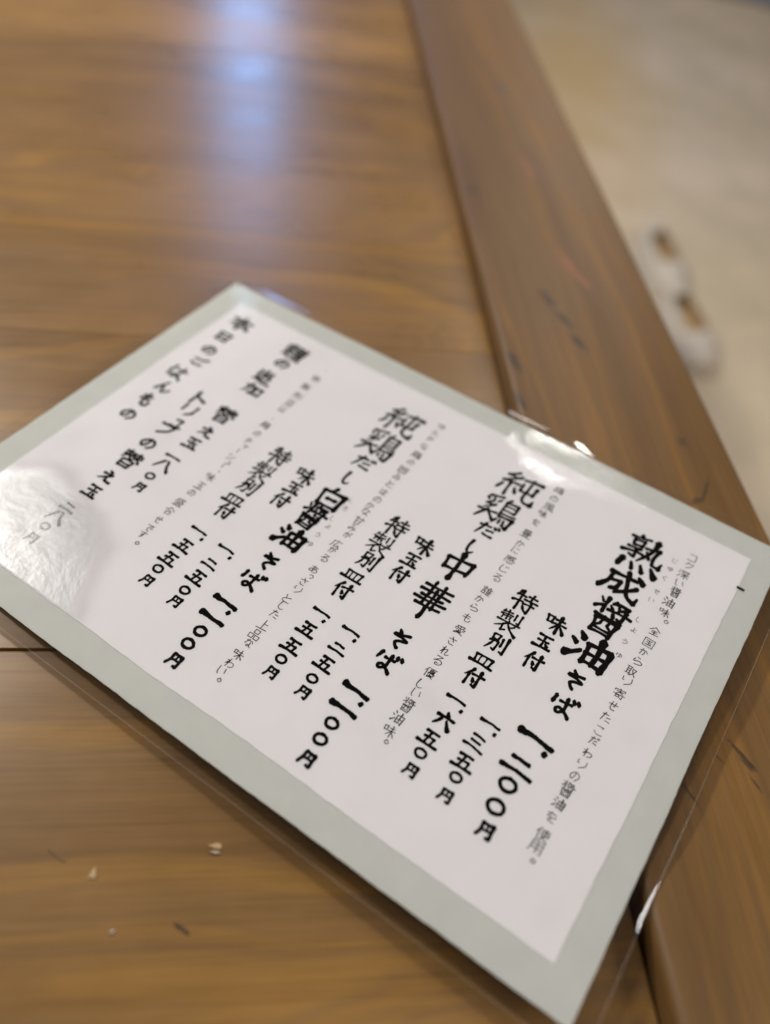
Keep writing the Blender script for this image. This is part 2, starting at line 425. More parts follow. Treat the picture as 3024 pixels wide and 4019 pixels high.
TEXT = [
 ('dish_name', 'T', '熟 235.8 25.8 15.5|成 234.9 44.5 15.5|醤 237.3 63 15.5|油 237.2 80.9 15.5'),
 ('dish_name', 'T', 'そ 238.2 95.4 11|ば 239.7 106.9 11'),
 ('price', 'T', '一 237.4 124 15.5|・ 242.2 127 12|二 237 136.2 14|〇 237.1 143.9 10.5|〇 237.3 152.6 10.5|円 238.2 161.2 11'),
 ('reading', 'P', 'じ 248 20.6 3.2|ゆ 248 25.8 3.2|く 247.8 31.5 3.2|せ 247.8 39.6 3.2|い 247.5 44.9 3.2|し 246.9 56.7 3.2|よ 247.3 62 3.2|う 246.6 68.9 3.2|ゆ 247.2 75.9 3.2'),
 ('description', 'P', 'コ 253.4 14.7 5|ク 253.7 19.4 5|深 253.4 25.2 5|い 253.6 30.3 5|醤 254 35.4 5|油 253.5 41.7 5|味 253.9 47.3 5|。 256.2 51 5|全 254.2 57.8 5|国 254.3 64.1 5|か 254.3 68.9 5|ら 254.1 73.9 5|取 253.6 79.5 5|り 253.9 84.3 5|寄 253.8 90.5 5|せ 253.9 96.3 5|た 253.8 101.9 5|こ 253.8 108.1 5|だ 254 112.6 5|わ 254 118.1 5|り 254 123 5|の 253.9 128.1 5|醤 254 133.7 5|油 253.7 139.5 5|を 253.7 144.9 5|使 254 151.6 5|用 253.9 156.2 5|。 255.1 160.6 5'),
 ('topping', 'M', '味 221.9 78 10|玉 221.7 87.7 10|付 222.4 97.5 10'),
 ('price', 'M', '一 221.8 128.5 8.5|・ 224.9 130.5 8|三 221.1 137.3 8.5|五 221.2 145.7 8.5|〇 221.8 151.8 7.5|円 222 159.1 8.2'),
 ('topping', 'M', '特 207.6 76.3 10|製 207 87.9 10|別 207.8 98.7 10|皿 207.1 108.3 10|付 208 116.6 10'),
 ('price', 'M', '一 207.5 127.6 8.5|・ 211.1 129.9 8|六 208.1 136.6 8.5|五 207.5 145.3 8.5|〇 207.8 151.6 7.5|円 208.2 158.6 8.2'),
 ('dish_name', 'T', '純 177.6 24.3 14.5|鶏 176.5 41.5 14.5'),
 ('dish_name', 'T', 'だ 178.1 53.8 10|し 177.5 65.2 10'),
 ('dish_name', 'T', '中 177.9 77.4 13|華 177.8 97.7 15'),
 ('dish_name', 'T', 'そ 177.9 119 10.5|ば 179.4 129.5 10.5'),
 ('price', 'T', '一 177.2 145.6 12.5|・ 181.4 148.4 11|一 177.6 153.9 12.5|〇 177.5 160.4 9|〇 177.8 167.3 9|円 178.3 175.4 10'),
 ('description', 'P', '鶏 192.3 15 5|の 192.6 20.9 5|風 193.1 26.6 5|味 192.5 31.6 5|を 192.5 37.5 5|豊 192.2 45.4 5|か 192.6 51.6 5|に 192.7 55.7 5|感 193.1 61.4 5|じ 193.3 66.9 5|る 193.2 72.4 5|誰 193.1 80.5 5|か 192.7 85.4 5|ら 193.1 90 5|も 193.1 95.7 5|愛 193.7 102.2 5|さ 193.8 107.9 5|れ 194.1 113 5|る 194 118 5|優 194.2 124.1 5|し 193.9 129.8 5|い 194.6 133.9 5|醤 194.8 139.5 5|油 194.5 145.4 5|味 194.9 151.2 5|。 196.3 155 5'),
 ('topping', 'M', '味 161.4 76.9 10|玉 161.4 85.9 10|付 161.5 94.7 10'),
 ('price', 'M', '一 161.5 126.9 8.5|・ 164.8 128.9 8|二 161.9 135.7 8.5|五 161.8 143.4 8.5|〇 161.8 150.8 7|円 162.3 157 7.8'),
 ('topping', 'M', '特 147.5 75.4 10|製 147 86.6 10|別 147.8 96.6 10|皿 147.4 105.9 10|付 148.2 114 10'),
 ('price', 'M', '一 147.9 126.8 8.5|・ 150.8 128.9 8|五 148 135.8 8.5|五 147.9 144.7 8.5|〇 148.1 151.2 7|円 148.5 157.5 7.8'),
 ('dish_name', 'T', '純 114.8 22.1 14|鶏 114.8 40 14'),
 ('dish_name', 'T', 'だ 115.9 54 10|し 115.9 65.5 10'),
 ('dish_name', 'T', '白 116.9 79.0 12.2|醤 116.4 91.9 12.6|油 116 105.8 12.6'),
 ('dish_name', 'T', 'そ 117 120.3 10.5|ば 117.7 131.1 10.5'),
 ('price', 'T', '一 116.5 144.8 12|・ 120.3 147.3 11|一 117.1 153 12|〇 117.5 159.6 8.5|〇 117.5 166.1 8.5|円 118.1 174 10'),
 ('reading', 'P', 'し 124.3 75 3.2|ろ 124.7 80.2 3.2|し 123.8 87.8 3.2|よ 125 92 3.2|う 124.1 97.9 3.2|ゆ 124.6 103.7 3.2'),
 ('description', 'P', 'ゆ 131 13.4 5|た 131.1 18.8 5|か 131.1 23.2 5|な 131.4 29 5|鶏 131.6 35.5 5|の 132 41 5|旨 132 46.7 5|み 132.2 52.1 5|と 132.2 57.2 5|ほ 132.4 62.8 5|の 132.6 67.9 5|か 132.2 72.4 5|な 132.6 76.2 5|甘 133.1 81.9 5|み 133.3 86.8 5|が 133.8 90.9 5|広 133 97.2 5|が 133.6 100.5 5|る 133.5 105.8 5|あ 133.4 112.6 5|っ 134.6 116.2 5|さ 133.8 119.7 5|り 134.1 124.1 5|と 133.8 129.6 5|し 134.2 133.2 5|た 134.5 137.8 5|上 134.1 143.8 5|品 134.2 148.9 5|な 134.7 153 5|味 134.7 158.9 5|わ 134.7 163.3 5|い 134.3 167.3 5|。 136.1 170.5 5'),
 ('topping', 'M', '味 100.4 75.8 10|玉 101 84.4 10|付 100.9 92.9 10'),
 ('price', 'M', '一 100.1 125.7 8.5|・ 104 127.6 8|二 99.9 134.9 8.5|五 100.2 142.6 8.5|〇 100.7 149.7 7|円 101.1 155.6 7.8'),
 ('topping', 'M', '特 85 73.7 10|製 84.6 85.1 10|別 85.3 95.2 10|皿 85.3 104.3 10|付 86.8 111.3 10'),
 ('price', 'M', '一 85.5 125.2 8.5|・ 89.2 127.3 8|五 85.8 134.3 8.5|五 85.7 142.3 8.5|〇 85.7 148.4 7|円 86.1 154.9 7.8'),
 ('heading', 'M', '麺 46.4 14 12.5|の 46.7 24.5 7.5|追 46.8 37 11|加 47.9 47.3 11'),
 ('topping', 'M', '替 49.1 68.7 9.5|え 50.2 81.3 9.5|玉 49.9 90.8 9.5'),
 ('price', 'M', '一 49.4 102 8|八 49.6 107.8 8|〇 49.4 115.6 7|円 50.1 122.8 8'),
 ('topping', 'M', 'ト 33.4 67.6 9.5|リ 34.3 76.3 9.5|ュ 36.7 85.6 8|フ 34.7 91.6 9.5|の 35.1 102.4 9.5|替 35.9 114 9.5|え 35.9 126.2 9.5|玉 36.9 136 9.5'),
 ('price', 'M', '二 36.2 147.8 8.5|八 36.3 153.8 8.5|〇 36.3 159.8 7|円 36.6 166.9 8'),
 ('description', 'P', '・ 66.3 15 5|特 66.2 23.1 5|製 66 30.6 5|別 66.6 37.8 5|皿 67 43.9 5|は 67.2 49.5 5|、 67.6 57 5|鶏 67.5 62.1 5|の 68 68.7 5|チ 68 74.6 5|ャ 69.4 78.3 5|ー 68.4 81.5 5|シ 68.5 86.5 5|ュ 70.1 89.9 5|ー 69.2 92.4 5|、 70.2 96.2 5|味 69.4 100.8 5|玉 69.4 107.1 5|の 69.2 112.1 5|盛 69 118.9 5|合 69 124.7 5|せ 68.8 130.6 5|で 68.9 136.1 5|す 69.2 140 5|。 70.6 144.3 5'),
 ('heading', 'M', '本 11.5 13.2 12|日 11.4 26.6 9|の 12.9 38.6 8|ご 15.3 47.8 8|は 12.8 60.2 9|ん 15.1 71.2 9|も 14.4 82.3 9|の 15.2 94.4 8'),
]

# ------------------------------------------------------------------ floor
FZ = -0.70
m, nt, out = mat_new('concrete')
tc = N(nt, 'ShaderNodeTexCoord')
P = tc.outputs['Object']
n1 = noise_tex(nt, P, 1.1, 5.0, 0.6)
n2 = noise_tex(nt, P, 6.0, 4.0, 0.6)
n3 = noise_tex(nt, P, 160.0, 2.0, 0.6)
col = ramp(nt, n1, [(0.30, (0.53, 0.435, 0.29)), (0.50, (0.63, 0.515, 0.365)), (0.70, (0.72, 0.60, 0.465))])
col = mixc(nt, 0.8, col, ramp(nt, n2, [(0.3, (0.82, 0.84, 0.84)), (0.7, (1.14, 1.12, 1.12))]), 'MULTIPLY')
col = mixc(nt, 0.6, col, ramp(nt, n3, [(0.3, (0.85, 0.85, 0.85)), (0.7, (1.12, 1.12, 1.12))]), 'MULTIPLY')
# soft-edged ochre patch mixed into the concrete colour beside the table
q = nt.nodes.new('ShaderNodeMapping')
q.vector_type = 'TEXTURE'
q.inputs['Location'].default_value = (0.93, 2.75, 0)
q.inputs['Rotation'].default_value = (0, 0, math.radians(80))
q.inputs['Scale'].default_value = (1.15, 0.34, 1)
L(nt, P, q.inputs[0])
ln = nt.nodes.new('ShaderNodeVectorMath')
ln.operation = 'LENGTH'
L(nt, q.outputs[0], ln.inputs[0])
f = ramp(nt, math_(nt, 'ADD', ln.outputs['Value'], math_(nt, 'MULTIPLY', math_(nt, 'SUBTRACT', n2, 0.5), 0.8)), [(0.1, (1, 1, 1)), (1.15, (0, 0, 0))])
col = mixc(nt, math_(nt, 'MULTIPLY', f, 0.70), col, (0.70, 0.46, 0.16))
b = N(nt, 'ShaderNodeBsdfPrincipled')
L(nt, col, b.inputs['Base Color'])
b.inputs['Roughness'].default_value = 0.42
bp = N(nt, 'ShaderNodeBump', Strength=0.15, Distance=0.003)
L(nt, n3, bp.inputs['Height'])
L(nt, bp.outputs[0], b.inputs['Normal'])
L(nt, b.outputs[0], out.inputs[0])
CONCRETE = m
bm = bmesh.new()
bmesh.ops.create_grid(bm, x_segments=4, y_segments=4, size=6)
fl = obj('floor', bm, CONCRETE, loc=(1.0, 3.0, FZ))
fl['kind'] = 'structure'
# object coordinates equal world coordinates on the floor
for v in fl.data.vertices:
    v.co += Vector((1.0, 3.0, 0))
fl.location = (0, 0, FZ)

# blue-grey mat at the far corner of the floor
MAT_BLUE = plain_material('blue_grey_mat', (0.21, 0.24, 0.33), 0.8, 0.15, 300.0, 0.3)
MAT_RIM = plain_material('mat_rim', (0.15, 0.145, 0.14), 0.7, 0.1, 200.0)
fm = thing('floor_mat', 'blue grey floor mat with dark border lying on the concrete', 'mat', (2.47, 3.93, FZ))
bm = bmesh.new()
box(bm, -0.58, 0.58, -0.5, 0.5, 0.004, 0.010, 0.003)
obj('mat_pile', bm, MAT_BLUE, fm)
bm = bmesh.new()
box(bm, -0.64, 0.64, -0.56, 0.56, 0.0005, 0.006, 0.002)
obj('mat_border', bm, MAT_RIM, fm)
fm.rotation_euler.z = math.radians(-22)

# ------------------------------------------------------------------ table
PANEL = wood_material('varnished_cedar', 'X', (0.116, 0.061, 0.0195), (0.152, 0.083, 0.0285), (0.176, 0.098, 0.035),
                      (0.236, 0.122, 0.024), 0.28, 0.60,
                      marks=(), bump=0.035, rings=13.0, wander=0.8, spec=0.36)
DK = (0.026, 0.018, 0.011)
RD = (0.20, 0.075, 0.032)
OX, OY = 0.166, 0.60
bmarks = []
for (x, y, a, hl, hw, c, s) in [
        (0.1663, 0.1135, 118, 0.0095, 0.0010, DK, 0.95), (0.1672, 0.1100, 125, 0.0038, 0.0017, DK, 0.9),
        (0.1420, 0.1013, 112, 0.0085, 0.0007, DK, 0.9), (0.1674, 0.1029, 110, 0.0045, 0.0007, DK, 0.7), (0.1575, 0.1120, 125, 0.003, 0.0005, DK, 0.7),
        (0.1733, 0.6635, 90, 0.014, 0.006, (0.05, 0.045, 0.055), 0.55), (0.1266, 0.4991, 95, 0.010, 0.004, DK, 0.6),
        (0.1518, 0.3825, 105, 0.011, 0.0035, DK, 0.85), (0.1573, 0.3631, 110, 0.010, 0.0030, DK, 0.95), (0.1611, 0.3441, 112, 0.010, 0.0032, DK, 0.95),
        (0.1226, 0.3253, 100, 0.011, 0.0030, DK, 0.9), (0.1203, 0.2958, 98, 0.010, 0.0020, DK, 0.85),
        (0.1952, 0.2713, 95, 0.004, 0.003, DK, 0.7), (0.1958, 0.2382, 60, 0.012, 0.0012, DK, 0.8), (0.1900, 0.2330, 40, 0.004, 0.002, DK, 0.8),
        (0.170, 0.535, 95, 0.022, 0.004, RD, 0.7), (0.173, 0.417, 100, 0.020, 0.004, RD, 0.8), (0.178, 0.400, 100, 0.012, 0.003, RD, 0.7)]:
    bmarks.append((x - OX, y - OY, math.radians(a), hl, hw, c, s))
BOARD = wood_material('weathered_edge_board', 'Y', (0.082, 0.041, 0.012), (0.108, 0.056, 0.017), (0.130, 0.069, 0.022),
                      (0.185, 0.088, 0.014), 0.46, 0.45, marks=bmarks, bump=0.16, rings=22.0, wander=0.45, spec=0.30)
UNDER = plain_material('bare_pine', (0.16, 0.09, 0.045), 0.6, 0.15, 30.0)

table = thing('wooden_table', 'brown varnished plank table with a raised edge board along its right side', 'table', (0, 0, FZ))
table_z = -FZ


def part(name, bm, mat, origin, smooth=False):
    o = obj(name, bm, mat, table, smooth=smooth)
    o.location = (origin[0], origin[1], origin[2] - FZ)
    return o


seams = [-0.3925, -0.207, -0.0215, 0.1635, 0.3455, 0.532, 0.7175, 0.903, 1.0885, 1.274]
for i, (y0, y1) in enumerate(zip(seams, seams[1:])):
    bm = bmesh.new()
    ox, oy = -0.45, (y0 + y1) / 2
    box(bm, -0.90 - ox, 0.1168 - ox, y0 + 0.0001 - oy, y1 - (0.0007 if i == 2 else 0.0001) - oy, -0.026, 0.0, 0.0010 if i == 2 else 0.00025, 2)
    p = part('plank', bm, PANEL, (ox, oy, 0), True)
    p.data.shade_flat() if hasattr(p.data, 'shade_flat') else None
# edge board, rounded along its top edges
BH = 0.0115
bm = bmesh.new()
x0, x1, ya, yb = 0.1174, 0.2185, -0.3925, 1.274
r = 0.0042
prof = [(x0, -0.045)]
for k in range(7):
    a = math.pi - k / 6 * math.pi / 2
    prof.append((x0 + r + r * math.cos(a), BH - r + r * math.sin(a)))
for k in range(7):
    a = math.pi / 2 - k / 6 * math.pi / 2
    prof.append((x1 - r + r * math.cos(a), BH - r + r * math.sin(a)))
prof.append((x1, -0.045))
NY = 60
rows = []
for j in range(NY + 1):
    y = ya + (yb - ya) * j / NY
    wv = 0.0006 * mnoise.noise(Vector((y * 9, 0, 3)))
    rows.append([bm.verts.new((px + (wv if px < 0.15 else -wv) - OX, y - OY, pz)) for px, pz in prof])
for a, b_ in zip(rows, rows[1:]):
    for i in range(len(prof)):
        k = (i + 1) % len(prof)
        bm.faces.new((a[i], a[k], b_[k], b_[i]))
bm.faces.new(rows[0])
bm.faces.new(rows[-1][::-1])
part('edge_board', bm, BOARD, (OX, OY, 0), True)
bm = bmesh.new()
box(bm, -0.80, 0.09, -0.30, -0.26, -0.11, -0.0275, 0.002)
part('apron', bm, UNDER, (0, 0, 0))
bm = bmesh.new()
box(bm, -0.80, 0.09, 1.14, 1.18, -0.11, -0.0275, 0.002)
part('apron', bm, UNDER, (0, 0, 0))
for lx in (-0.84, 0.03):
    for ly in (-0.255, 1.075):
        bm = bmesh.new()
        box(bm, lx, lx + 0.06, ly, ly + 0.06, FZ + 0.0005, -0.0275, 0.004)
        part('leg', bm, UNDER, (0, 0, 0))

# ------------------------------------------------------------------ bits lying on the table
CHIP = plain_material('pale_wood_chip', (0.30, 0.20, 0.09), 0.6, 0.2, 900.0)
WHITE_CHIP = plain_material('whitish_chip', (0.40, 0.33, 0.27), 0.6, 0.1, 900.0)
SPL = plain_material('dark_splinter', (0.040, 0.018, 0.006), 0.6, 0.2, 900.0)
LINT = plain_material('brown_fibre', (0.11, 0.06, 0.028), 0.7, 0.2, 900.0)


def flake(name, pts, h, mat, loc, label, cat):
    bm = bmesh.new()
    pts = [(x * 0.8, y * 0.8) for x, y in pts]
    lo = [bm.verts.new((x * MM, y * MM, 0.0003)) for x, y in pts]
    cx = sum(p[0] for p in pts) / len(pts)
    cy = sum(p[1] for p in pts) / len(pts)
    hi = [bm.verts.new(((cx + (x - cx) * 0.72) * MM, (cy + (y - cy) * 0.72) * MM, h * MM)) for x, y in pts]
    n = len(pts)
    for i in range(n):
        bm.faces.new((lo[i], lo[(i + 1) % n], hi[(i + 1) % n], hi[i]))
    bm.faces.new(hi)
    bm.faces.new(lo[::-1])
    return tag(obj(name, bm, mat, loc=loc), label, cat)


flake('wood_chip', [(-1.5, -1.5), (1.6, -1.9), (1.9, 0.2), (1.1, 2.9), (0.1, 1.2)], 0.5, CHIP, (-0.0500, 0.0849, 0.0), 'pale triangular wood chip lying near the dark fibre', 'chip')
flake('wood_chip', [(-2.6, 0.5), (0.2, -0.9), (2.9, -1.2), (3.0, 0.6), (1.4, 1.4)], 0.5, CHIP, (-0.0142, 0.0918, 0.0), 'tan wood chip with white lower edge lying toward the menu', 'chip')
flake('flake', [(-2.2, -0.1), (0.4, -0.6), (2.5, -0.8), (2.7, 0.0), (0.4, 0.2)], 0.75, WHITE_CHIP, (-0.0144, 0.0901, 0.0), 'thin white flake along the lower edge of the tan chip', 'flake')
flake('flake', [(-1.2, -0.5), (0.7, -0.3), (1.2, 0.8), (-0.2, 0.6)], 0.55, WHITE_CHIP, (-0.0419, 0.0684, 0.0), 'tiny pale flake lying alone on the lower left plank', 'flake')
flake('splinter', [(-3.0, 2.0), (-1.9, 0.5), (-0.2, -0.5), (1.1, -1.4), (2.6, -2.3), (3.1, -1.7), (1.6, -0.4), (0.3, 0.8), (-1.6, 1.7)], 0.7, SPL, (-0.0222, 0.0686, 0.0), 'dark brown splinter with a knobby middle on the table', 'splinter')
flake('fibre', [(-4.2, 2.8), (-1.6, 1.0), (1.4, -1.3), (3.6, -2.6), (3.9, -2.2), (1.8, -0.8), (-1.2, 1.3)], 0.45, LINT, (-0.0613, 0.0906, 0.0), 'thin brown fibre lying at the left end of the crumbs', 'fibre')

# ------------------------------------------------------------------ shoes on the floor
SHOE_W = plain_material('white_canvas', (0.56, 0.50, 0.42), 0.7, 0.06, 500.0, 0.2)
SHOE_S = plain_material('white_rubber', (0.60, 0.55, 0.49), 0.5, 0.04, 200.0)
SHOE_T = plain_material('tan_lining', (0.46, 0.31, 0.15), 0.8, 0.15, 300.0)


def shoe_profile(s):
    w = 0.052 * (math.sin(math.pi * min(1, max(0.0, 0.04 + 0.93 * s))) ** 0.42) * (1.0 - 0.16 * max(0, s - 0.45))
    h = 0.040 + 0.032 * min(1, s / 0.5) + 0.004 * max(0, s - 0.6)
    if s < 0.12:
        h *= 0.55 + 0.45 * (s / 0.12) ** 0.5
    return w, h


def make_shoe(loc, label, rz):
    t = thing('shoe', label, 'shoe', loc, 'pair of white shoes on the floor')
    NS, NA = 26, 14
    for nm, sc, mat, top in (('upper', 1.0, SHOE_W, None), ('lining', 0.93, SHOE_T, None)):
        bm = bmesh.new()
        grid = []
        for i in range(NS + 1):
            s = i / NS
            w, h = shoe_profile(s)
            w *= sc
            opening = 0.0 if (s < 0.34 or s > 0.86) else 1.0
            amax = math.radians(90 - 30 * opening)
            for side in (1, -1):
                pass
            row = []
            for k in range(NA + 1):
                u = k / NA * 2 - 1            # -1..1 across
                a = amax * (1 - abs(u))
                sgn = -1 if u < 0 else 1
                row.append(((sgn * w * math.cos(a)), -0.13 + 0.26 * s * (0.995 if sc < 1 else 1.0), 0.022 + (h - 0.022) * sc * math.sin(a), opening, u))
            grid.append([bm.verts.new(c[:3]) for c in row])
            grid[-1].append(row)
        for a, b_ in zip(grid, grid[1:]):
            for k in range(NA):
                if a[-1][0][3] > 0.3 and b_[-1][0][3] > 0.3 and k in (NA // 2 - 1, NA // 2):
                    continue                    # the foot opening
                bm.faces.new((a[k], a[k + 1], b_[k + 1], b_[k]))
        o = obj(nm, bm, mat, t, smooth=True)
        sd = o.modifiers.new('thickness', 'SOLIDIFY')
        sd.thickness = 0.0025
    for nm, z0, z1, grow, mat in (('sole', 0.0006, 0.024, 1.06, SHOE_S), ('insole', 0.0245, 0.028, 0.93, SHOE_T)):
        bm = bmesh.new()
        ring = []
        for i in range(29):
            s = i / 28
            ring.append((shoe_profile(s)[0] * grow, -0.132 + 0.264 * s))
        pts = [(w, y) for w, y in ring] + [(-w, y) for w, y in ring[::-1]]
        lo = [bm.verts.new((x, y, z0)) for x, y in pts]
        hi = [bm.verts.new((x, y, z1)) for x, y in pts]
        n = len(pts)
        for i in range(n):
            bm.faces.new((lo[i], lo[(i + 1) % n], hi[(i + 1) % n], hi[i]))
        bm.faces.new(hi)
        bm.faces.new(lo[::-1])
        obj(nm, bm, mat, t)
    t.rotation_euler.z = rz
    t.scale = (0.86, 0.90, 0.90)
    return t


make_shoe((0.838, 1.325, FZ), 'white slip-on shoe with tan lining, the one nearer the menu', math.radians(0))
make_shoe((0.860, 1.575, FZ), 'white slip-on shoe with tan lining, the one farther from the menu', math.radians(-3))

# ------------------------------------------------------------------ the laminated menu
EU = Vector((0.78303455, -0.62100271, 0.03422972)).normalized()
EV = Vector((-0.61980581, -0.78373578, -0.04049498))
EW = EU.cross(-EV).normalized()               # up, out of the sheet
EV = (EW.cross(EU)).normalized() * -1         # down the page
O0 = Vector((-0.01625263, 0.36468510, 0.00875576))
menu = thing('laminated_menu', 'laminated ramen menu of brush written prices on a grey backing, lying askew on the table', 'menu', O0)
menu.rotation_mode = 'QUATERNION'
menu.rotation_quaternion = Matrix((EU, -EV, EW)).transposed().to_quaternion()


def sheet(name, u0, u1, v0, v1, z0, z1, mat, parent, wob, seed, corner=0.0):
    """a sheet of paper in menu space (u right, v down the page, mm), slightly uneven hand-cut edges"""
    rr = random.Random(seed)
    bm = bmesh.new()
    pts = []

    def edge(pa, pb, nrm, n):
        for i in range(n):
            t = i / n
            x = pa[0] + (pb[0] - pa[0]) * t
            y = pa[1] + (pb[1] - pa[1]) * t
            k = wob * (mnoise.noise(Vector((x * 0.03, y * 0.03, seed))) + 0.5 * mnoise.noise(Vector((x * 0.16, y * 0.16, seed + 9))) + 0.18 * rr.uniform(-1, 1))
            if i == 0:
                k = 0
            pts.append((x + nrm[0] * k, y + nrm[1] * k))
    if corner:
        c = corner
        cs = []
        for (cx, cy, a0) in ((u1 - c, v0 + c, -90), (u1 - c, v1 - c, 0), (u0 + c, v1 - c, 90), (u0 + c, v0 + c, 180)):
            cs.append([(cx + c * math.cos(math.radians(a0 + 90 * k / 6)), cy + c * math.sin(math.radians(a0 + 90 * k / 6))) for k in range(7)])
        for g in cs:
            pts.extend(g)
    else:
        edge((u0, v0), (u1, v0), (0, 1), 150)
        edge((u1, v0), (u1, v1), (1, 0), 110)
        edge((u1, v1), (u0, v1), (0, 1), 150)
        edge((u0, v1), (u0, v0), (1, 0), 110)
    lo = [bm.verts.new((x * MM, -y * MM, z0 * MM)) for x, y in pts]
    hi = [bm.verts.new((x * MM, -y * MM, z1 * MM)) for x, y in pts]
    n = len(pts)
    for i in range(n):
        bm.faces.new((lo[i], lo[(i + 1) % n], hi[(i + 1) % n], hi[i]))
    bm.faces.new(hi)
    bm.faces.new(lo[::-1])
    return obj(name, bm, mat, parent)


GREY = plain_material('grey_green_card', (0.585, 0.595, 0.555), 0.75, 0.035, 90.0, 0.05, 0.3)
WHITE = plain_material('white_paper', (0.79, 0.768, 0.775), 0.8, 0.02, 40.0, 0.04, 0.3)
INK = plain_material('brush_ink', (0.004, 0.0035, 0.0035), 0.8, 0.3, 400.0, 0.0, 0.0)
PEN = plain_material('pen_ink', (0.012, 0.011, 0.012), 0.8, 0.3, 400.0, 0.0, 0.0)

sheet('grey_backing', -13.6, 284.4, -12.2, 194.9, 0.02, 0.20, GREY, menu, 0.35, 5)
paper = sheet('menu_paper', 0.0, 273.7, 0.0, 182.7, 0.205, 0.42, WHITE, menu, 0.45, 11)
sheet('tick_mark', 273.2, 276.4, 16.8, 18.0, 0.43, 0.445, INK, menu, 0.25, 3)


def catmull(p, n=7):
    if len(p) < 3:
        return p
    q = [p[0]] + list(p) + [p[-1]]
    o = []
    for i in range(1, len(q) - 2):
        for k in range(n):
            t = k / n
            o.append(tuple(0.5 * ((2 * q[i][c]) + (q[i + 1][c] - q[i - 1][c]) * t + (2 * q[i - 1][c] - 5 * q[i][c] + 4 * q[i + 1][c] - q[i + 2][c]) * t * t
                     + (3 * q[i][c] - q[i - 1][c] - 3 * q[i + 1][c] + q[i + 2][c]) * t ** 3) for c in range(3)))
    o.append(tuple(p[-1]))
    return o


def resample(p, step):
    o = [p[0]]
    for a, b in zip(p, p[1:]):
        d = math.hypot(b[0] - a[0], b[1] - a[1])
        n = max(1, int(d / step))
        for k in range(1, n + 1):
            t = k / n
            o.append(tuple(a[c] + (b[c] - a[c]) * t for c in range(3)))
    return o


zc = [0]


def ribbon(bm, p, brush, rr):
    """one stroke: p = [(u, v, half width)] in mm on the page"""
    zc[0] = (zc[0] + 1) % 16
    z = (0.45 + 0.003 * zc[0]) * MM
    sd = rr.uniform(0, 100)
    lf, rt = [], []
    n = len(p)
    for i in range(n):
        a = p[max(0, i - 1)]
        b = p[min(n - 1, i + 1)]
        dx, dy = b[0] - a[0], b[1] - a[1]
        l = math.hypot(dx, dy) or 1.0
        nx, ny = -dy / l, dx / l
        j1 = j2 = 0.0
        if brush:
            j1 = 0.16 * mnoise.noise(Vector((i * 0.55, sd, 0))) + 0.07 * rr.uniform(-1, 1)
            j2 = 0.16 * mnoise.noise(Vector((i * 0.55, sd, 7))) + 0.07 * rr.uniform(-1, 1)
        w = p[i][2]
        lf.append((p[i][0] + nx * w * (1 + j1), p[i][1] + ny * w * (1 + j1)))
        rt.append((p[i][0] - nx * w * (1 + j2), p[i][1] - ny * w * (1 + j2)))

    def cap(c, d, w):
        ang = math.atan2(d[1], d[0])
        k0 = 0.75 if brush else 1.0
        return [(c[0] + k0 * w * math.cos(ang + t) * (1 + (0.16 * rr.uniform(-1, 1) if brush else 0)),
                 c[1] + w * math.sin(ang + t) * (1 + (0.1 * rr.uniform(-1, 1) if brush else 0)))
                for t in [math.pi / 2 - math.pi * q / 6 for q in range(1, 6)]]
    d1 = (p[-1][0] - p[-2][0], p[-1][1] - p[-2][1])
    d0 = (p[0][0] - p[1][0], p[0][1] - p[1][1])
    V = lambda q: bm.verts.new((q[0] * MM, -q[1] * MM, z))
    lv = [V(q) for q in lf]
    rv = [V(q) for q in rt]
    for i in range(n - 1):
        bm.faces.new((lv[i], lv[i + 1], rv[i + 1], rv[i]))
    bm.faces.new([lv[-1]] + [V(q) for q in cap(p[-1], d1, p[-1][2])] + [rv[-1]])
    bm.faces.new([rv[0]] + [V(q) for q in cap(p[0], d0, p[0][2])] + [lv[0]])


# size of the written characters on the page (mm wide, mm high, half stroke width)
SIZE_T = {'熟': (18.6, 21.2, .76), '成': (17.8, 15.6, .94), '醤': (16.2, 19.4, .74), '油': (17.0, 14.4, .86), '純': (18.6, 16.8, .72), '鶏': (17.2, 17.6, .66),
          '中': (12.4, 15.8, .80), '華': (14.6, 19.4, .70), '白': (11.6, 12.6, .80), 'そ': (7.0, 9.0, .66), 'ば': (10.2, 9.4, .66), 'だ': (9.6, 8.5, .60),
          'し': (4.2, 8.2, .62), '一': (14.4, 4.6, 1.00), '二': (12.6, 6.6, .76), '〇': (7.0, 6.1, .70), '円': (5.7, 5.9, .60), '・': (1.9, 2.2, .85)}
SIZE_M = {'一': (8.2, 2.2, .52), '二': (7.6, 4.3, .48), '三': (8.3, 6.0, .46), '五': (8.4, 5.8, .48), '六': (7.4, 7.2, .54), '〇': (4.9, 4.2, .50), '円': (5.0, 4.9, .46),
          '・': (1.3, 1.4, .6), '味': (9.3, 9.4, .50), '玉': (7.8, 6.9, .50), '付': (8.2, 8.3, .50), '特': (10.4, 11.0, .50), '製': (10.3, 11.2, .42), '別': (8.0, 8.8, .46),
          '皿': (10.0, 4.9, .46), '替': (10.4, 10.8, .56), 'え': (7.8, 6.9, .58), 'ト': (7.2, 9.0, .64), 'リ': (7.4, 8.2, .62), 'ュ': (6.8, 6.0, .58), 'フ': (8.2, 7.6, .62),
          'の': (7.4, 6.6, .62), '麺': (12.4, 11.2, .56), '追': (11.2, 10.2, .58), '加': (10.0, 8.4, .62), '本': (12.4, 11.2, .72), '日': (7.6, 7.2, .66), 'ご': (8.6, 6.6, .55),
          'は': (9.6, 9.2, .58), 'ん': (8.6, 8.2, .58), 'も': (6.8, 9.2, .66), '八': (9.0, 6.6, .55)}
